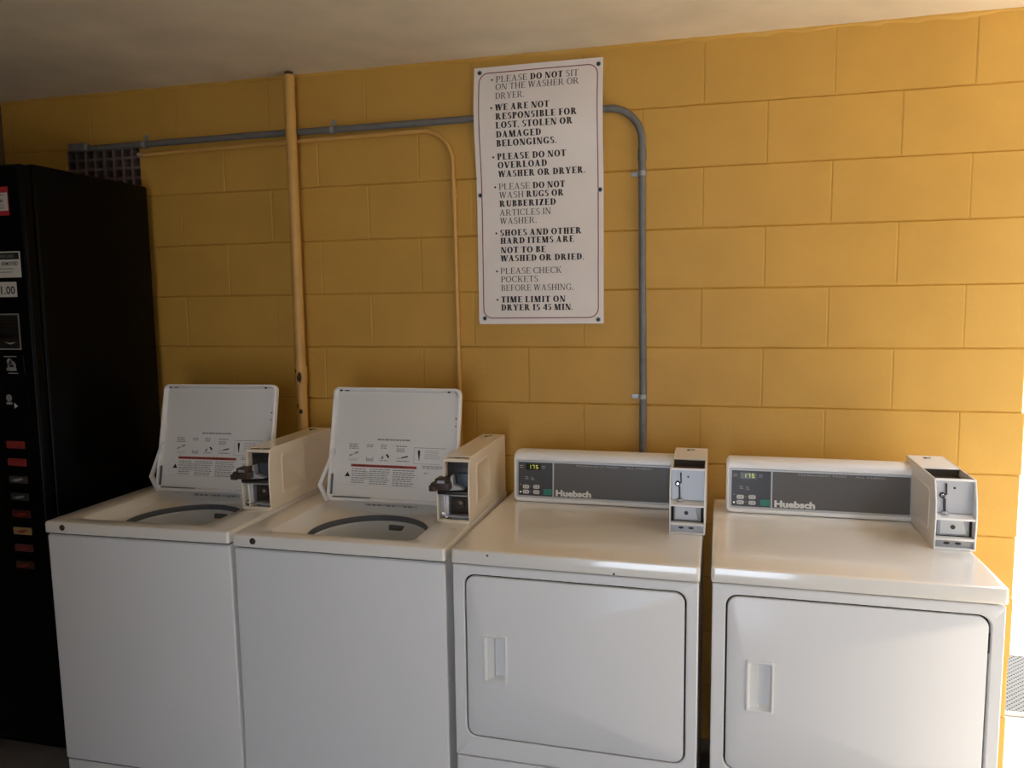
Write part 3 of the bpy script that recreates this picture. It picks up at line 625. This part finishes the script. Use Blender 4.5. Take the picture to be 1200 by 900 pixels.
    for kx, kz in ((.022, .966), (.058, .967), (.022, .949), (.058, .949)):
        b = MB(); flat(b, ix0 + kx, kz - .0065, ix0 + kx + .022, kz + .0065, KEYW, .0008, .0045)
        b.use(FADE); zc = kz; b.poly([(ix0 + kx + px, Fy(zc + pz) + .0005, zc + pz) for px, pz in ((.005, -.003), (.008, -.003), (.008, .003), (.005, .003))]); b.poly([(ix0 + kx + px, Fy(zc + pz) + .0005, zc + pz) for px, pz in ((.012, -.003), (.0165, -.003), (.0165, .003), (.012, .003))])
        b.build('button', cp)
    b = MB(); flat(b, ix0 + .094, .941, ix0 + .122, .961, GREEN, .0008, .001); b.use(FADE)
    o = b.build('start_button', cp); o['label'] = 'green start button'
    b = MB()
    flat(b, ix0 + .0115, .9455, ix0 + .0165, .9505, LAMP, .0008, .0024); b.build('indicator_light', cp)
    for x, z, wd in ((.030, .998, .010), (.030, .992, .012), (.050, .996, .008), (.050, .990, .012), (.012, .972, .005), (.047, .966, .004), (.047, .949, .004), (.010, 1.036, .014), (.010, 1.030, .012), (.088, 1.036, .012), (.088, 1.030, .010)):
        b = MB().use(FADE); b.poly([(ix0 + x + px, Fy(z + pz) + .0022, z + pz) for px, pz in ((0, 0), (wd, 0), (wd, .0026), (0, .0026))]); b.build('print_mark', cp, smooth=False, recalc=False)
    b = MB().use(FADE)
    b.text('PERMANENT PRESS  -  ALL FABRIC', 0, 0, 0, .0064, .25, .014)
    for v in b.bm.verts:
        if v.co.y == 0.0: v.co.x += sx + .078; zz = v.co.z + 1.0405; v.co.z = zz; v.co.y = Fy(zz) + .0022
    b.build('panel_print', cp, smooth=False, recalc=False)
    b = MB().use(LOGO); before = set(); b.text('Huebsch', 0, 0, 0, .0200, .120, .05)
    for v in b.bm.verts:
        if v not in before: zz = v.co.z + .9405; v.co.x += sx + .009; v.co.z = zz; v.co.y = Fy(zz) + .0021
    b.build('logo', cp, smooth=False, recalc=False)
    # ---------------- coin box, hollow front
    x0, x1 = 0.574, 0.676; y0, y1, Z0, Z1 = 0.268, 0.620, 0.9145, 1.104
    prof = [(y0 + .006, Z0), (y0, Z0 + .085), (y0 + .006, Z0 + .13), (y0 + .026, Z1), (y1 - .004, Z1), (y1, Z1 - .006), (y1, Z0)]
    cb = MB().use(BONE if False else WHITE); w4 = .0045
    cb.prism(prof, 'x', x1 - w4, x1, .0012, 1); cb.prism(prof, 'x', x0, x0 + w4, .0012, 1)
    cb.box(x0 + .004, y0 + .165, Z1 - .004, x1 - .004, y1 - .002, Z1 - .0004, .001, 1)
    cb.box(x0 + .004, y0 + .024, Z1 - .006, x1 - .004, y0 + .031, Z1 + .0002, .001, 1)
    cb.box(x0 + .004, y1 - .006, Z0, x1 - .004, y1 - .001, Z1 - .004)
    cb.box(x0 + .004, y0 + .005, Z0, x1 - .004, y0 + .02, Z0 + .005, .001, 1)
    cb.loft([[(x0 - e, p[0], p[1]) for p in rr(y0 + .06 + k, Z0 + .035 + k, y0 + .25 - k, Z1 - .035 - k, .012, 4)] for e, k in ((-.0005, 0), (.0016, .004), (.0016, .008), (.0006, .011))], False, True)
    co = cb.build('coin_box', t)
    b = MB().use(CHROME); b.cyl(((x0 + x1) / 2 + .006, y1 - .045, Z1), (0, 0, 1), .006, .003, 12, ch=.001); b.use(IRON); b.cyl(((x0 + x1) / 2 - .008, y1 - .044, Z1), (0, 0, 1), .006, .0015, 12); b.build('top_lock', co)
    b = MB().use(CHOC); b.box(x0 + .005, y0 + .041, Z1 - .030, x1 - .005, y0 + .164, Z1 - .022); b.box(x0 + .005, y0 + .164, Z1 - .03, x1 - .005, y0 + .167, Z1 - .004); b.build('slide_bed', co)
    b = MB().use(SILV)   # recessed upper plate with slot, knob and cup
    b.prism([(y0 + .030, Z0 + .095), (y0 + .034, Z1 - .004), (y0 + .040, Z1 - .004), (y0 + .040, Z0 + .095)], 'x', x0 + .005, x1 - .005)
    b.build('slot_plate', co)
    b = MB().use(IRON); b.prism([(x0 + .030, Z0 + .145), (x0 + .034, Z0 + .145), (x0 + .033, Z1 - .014), (x0 + .029, Z1 - .014)], 'y', y0 + .028, y0 + .036); b.prism([(x0 + .026, Z0 + .100), (x0 + .031, Z0 + .100), (x0 + .030, Z0 + .135), (x0 + .025, Z0 + .135)], 'y', y0 + .024, y0 + .032)
    b.cyl((x0 + .0225, y0 + .033, Z0 + .143), (0, -1, 0), .008, .006, 14, ch=.002); b.use(CHROME); b.cyl((x0 + .0225, y0 + .028, Z0 + .143), (0, -1, 0), .004, .003, 10, ch=.001)
    b.use(SILV); b.cyl((x0 + .029, y0 + .022, Z0 + .096), (0, 0, 1), .011, .004, 16, .008); b.use(IRON); b.cyl((x0 + .052, y0 + .0345, Z1 - .026), (0, -1, 0), .003, .003, 8); b.build('coin_slot', co)
    b = MB().use(WHITE); b.prism([(y0 + .001, Z0 + .082), (y0 + .040, Z0 + .090), (y0 + .040, Z0 + .095), (y0 + .001, Z0 + .087)], 'x', x0 + .004, x1 - .004, .0008, 1); b.build('shelf', co)
    b = MB().use(STEEL); b.box(x0 + .012, y0 + .024, Z0 + .034, x1 - .012, y0 + .05, Z0 + .080, .002); b.use(SILV); b.prism([(x0 + .016, Z0 + .040), (x1 - .020, Z0 + .040), (x1 - .028, Z0 + .078), (x0 + .016, Z0 + .078)], 'y', y0 + .018, y0 + .026, .001, 1)
    b.use(IRON); b.cyl(((x0 + x1) / 2 - .003, y0 + .019, Z0 + .060), (0, -1, 0), .006, .003, 12); b.build('cash_door', co)
    b = MB().use(DARK); b.box(x0 + .0046, y0 + .030, Z0 + .028, x1 - .0046, y0 + .056, Z0 + .084); b.build('cavity_shade', co)  # dark block in place of the shade behind the cash door
    b = MB().use(PLAST); b.box(x0 + .0045, y0 + .004, Z0 + .026, x1 - .0045, y0 + .024, Z0 + .033, .001, 1); b.use(STEEL); b.box(x0 + .0045, y0 + .016, Z0 + .004, x1 - .0045, y0 + .03, Z0 + .026)
    b.use(IRON)
    for dx in (.034, .062): b.loft([[(x0 + dx + .008 * math.cos(2 * math.pi * k / 14), y0 + yy, Z0 + .016 + .0035 * math.sin(2 * math.pi * k / 14)) for k in range(14)] for yy in (.017, .0155)], True, True)
    b.build('coin_tray', co)
    return t
d1 = make_dryer(); d1['label'] = 'white front-door dryer between the washers and the other dryer'; d1['group'] = 'coin dryers'
d1.location = (0.157, -0.77, 0); d1.rotation_euler = (0, 0, math.radians(-0.8))
d2 = copy_tree(d1)
for x, z in ((0.105, 0.903), (0.450, 0.879)): MB().use(RUST).cyl((x, -0.0035, z), (0, -1, 0), .0032, .0008, 8).build('paint_chip', d1); d2['label'] = 'white front-door dryer at the end of the row by the bright doorway'; d2.location = (0.855, -0.77, 0); d2.rotation_euler = (0, 0, math.radians(-0.8))

# ------------------------------------------------------------------ vending machine
vm = thing('vending_machine', 'tall black drink vending machine standing in the dark corner beside a washer', 'vending machine', (-2.06, -0.645, 0))
VW, VD, VH = 0.728, 0.595, 2.064
b = MB().use(BLACK); b.box(0, 0.05, 0.03, VW, VD, VH, .010, 3); b.box(0.02, 0.07, 0, VW - .02, VD - .02, .04); b.build('cabinet', vm)
b = MB().use(BLACK); b.box(0.001, 0.0, 0.06, VW - .001, 0.048, VH - .006, .012, 3); b.build('door', vm)
def sticker(name, x0, z0, x1, z1, items, base, lbl=None):
    b = MB().use(base); b.box(x0, -.0016, z0, x1, .0015, z1)
    for m, a0, c0, a1, c1 in items: b.use(m).box(a0, -.0022, c0, a1, -.0012, c1)
    return b, name, lbl
VX = -2.06
def fin(tup):
    b, nme, lbl = tup; o = b.build(nme, vm, smooth=False)
    if lbl: o['label'] = lbl
X = lambda x: x - VX
fin(sticker('sticker', X(-1.50), 1.893, X(-1.386), 1.985, [(LBLW, X(-1.498), 1.908, X(-1.388), 1.966), (LGREY, X(-1.498), 1.915, X(-1.402), 1.919), (LRED, X(-1.498), 1.924, X(-1.404), 1.927), (LGREY, X(-1.498), 1.935, X(-1.406), 1.945), (LRED, X(-1.498), 1.957, X(-1.40), 1.960)], LRED, 'red bordered white sticker'))
s = sticker('notice_label', X(-1.60), 1.691, X(-1.357), 1.776, [(LBLK, X(-1.598), 1.750, X(-1.361), 1.772)], LBLW, 'white notice label with black heading')
s[0].use(FADE).text('REFUND', X(-1.435), -.0025, 1.756, .010, .055); s[0].use(INK).text('REMOVED', X(-1.432), -.0019, 1.731, .012, .066, .02)
for zz, e in ((1.718, -1.385), (1.707, -1.392)): s[0].use(LGREY).box(X(-1.598), -.0022, zz, X(e), -.0012, zz + .0035)
fin(s)
s = sticker('price_label', X(-1.56), 1.627, X(-1.380), 1.677, [], LBLW, 'white price label reading 1.00'); s[0].use(INK).text('$1.00', X(-1.470), -.0019, 1.637, .027, .084, .02); fin(s)
s = sticker('instruction_panel', X(-1.58), 1.452, X(-1.381), 1.572, [(LBLK, X(-1.576), 1.456, X(-1.385), 1.568)] + [(mat('label_dim_print', (.05, .05, .05), .5), X(-1.57), 1.552 - k * .0075, X(-1.395 - .006 * (k % 3)), 1.5555 - k * .0075) for k in (0, 1, 3, 4, 5, 7, 8)], LGREY, 'black instruction panel with white outline and arrow')
s[0].use(LBLW).poly([(X(-1.446), -.0026, 1.478), (X(-1.422), -.0026, 1.470), (X(-1.398), -.0026, 1.478), (X(-1.422), -.0026, 1.474)]); fin(s)
b = MB().use(BLACK).box(X(-1.475), -.006, 1.365, X(-1.372), .002, 1.435, .004); b.use(LGREY)
b.box(X(-1.450), -.0066, 1.428, X(-1.398), -.0058, 1.431); b.cyl((X(-1.428), -.0058, 1.412), (0, -1, 0), .011, .001, 16); b.cyl((X(-1.420), -.0058, 1.398), (0, -1, 0), .017, .001, 16); b.box(X(-1.442), -.0066, 1.382, X(-1.402), -.0058, 1.392); b.box(X(-1.436), -.0066, 1.372, X(-1.396), -.0058, 1.375)
b.use(LBLK).box(X(-1.43), -.0071, 1.394, X(-1.412), -.0065, 1.401); b.build('coin_return', vm)
b = MB().use(BLACK).box(X(-1.48), -.008, 1.245, X(-1.36), .002, 1.305, .004); b.use(LGREY); b.cyl((X(-1.440), -.0078, 1.290), (0, -1, 0), .012, .001, 14); b.box(X(-1.452), -.0086, 1.268, X(-1.428), -.0078, 1.276)
b.use(LBLW).poly([(X(-1.420), -.0086, 1.254), (X(-1.406), -.0086, 1.263), (X(-1.420), -.0086, 1.274)]); b.build('coin_plate', vm)
for k in range(8):
    zc = 1.131 - k * .0598
    b = MB().use(BLACK).box(X(-1.475), -.010, zc - .023, X(-1.375), .002, zc + .023, .004)
    b.use(BTN[k]).box(X(-1.463), -.0135, zc - .0125, X(-1.387), -.009, zc + .0125, .003)
    b.use(LGREY if k in (2, 3) else (BTN[0] if k == 5 else BTN[1] if k in (6,) else BTN[5]))
    if k in (0, 1, 4, 7): b.use(BTN[(k + 1) % 2])
    z = zc
    b.poly([(X(-1.452), -.0139, z - .003), (X(-1.43), -.0139, z - .007), (X(-1.402), -.0139, z + .001), (X(-1.41), -.0139, z + .006), (X(-1.436), -.0139, z + .002)])
    b.build('selection_button', vm)

# ------------------------------------------------------------------ doormat outside
mt = thing('doormat', 'dark lattice doormat lying on the bright ground outside the wall end', 'doormat', (1.90, 0.44, -0.004))
b = MB().use(MATRUB); MW, MD = 0.90, 0.53; st = .024
def strip(p, q, wd, z0, z1):
    d = Vector((q[0] - p[0], q[1] - p[1])); 
    if d.length < .004: return
    d.normalize(); nn = Vector((-d.y, d.x)) * wd / 2
    lp = [(p[0] + nn.x, p[1] + nn.y), (p[0] - nn.x, p[1] - nn.y), (q[0] - nn.x, q[1] - nn.y), (q[0] + nn.x, q[1] + nn.y)]
    b.prism(lp, 'z', z0, z1)
k = -MD
while k < MW:
    a0 = max(0, k); a1 = min(MW, k + MD); strip((a0, a0 - k), (a1, a1 - k), .011, .002, .011); strip((a0, MD - (a0 - k)), (a1, MD - (a1 - k)), .011, .0018, .0105); k += st
b.build('lattice', mt, smooth=False)
MB().use(mat('mat_backing', (0.17, 0.16, 0.145), 0.8)).box(0.004, 0.004, 0.0, MW - .004, MD - .004, 0.0035).build('backing', mt, smooth=False)
b = MB().use(STEEL)
b.box(-.012, -.012, .001, MW + .012, .004, .014, .002, 1); b.box(-.012, MD - .004, .001, MW + .012, MD + .012, .014, .002, 1); b.box(-.012, .004, .001, .004, MD - .004, .014, .002, 1); b.box(MW - .004, .004, .001, MW + .012, MD - .004, .014, .002, 1)
b.build('edging', mt)
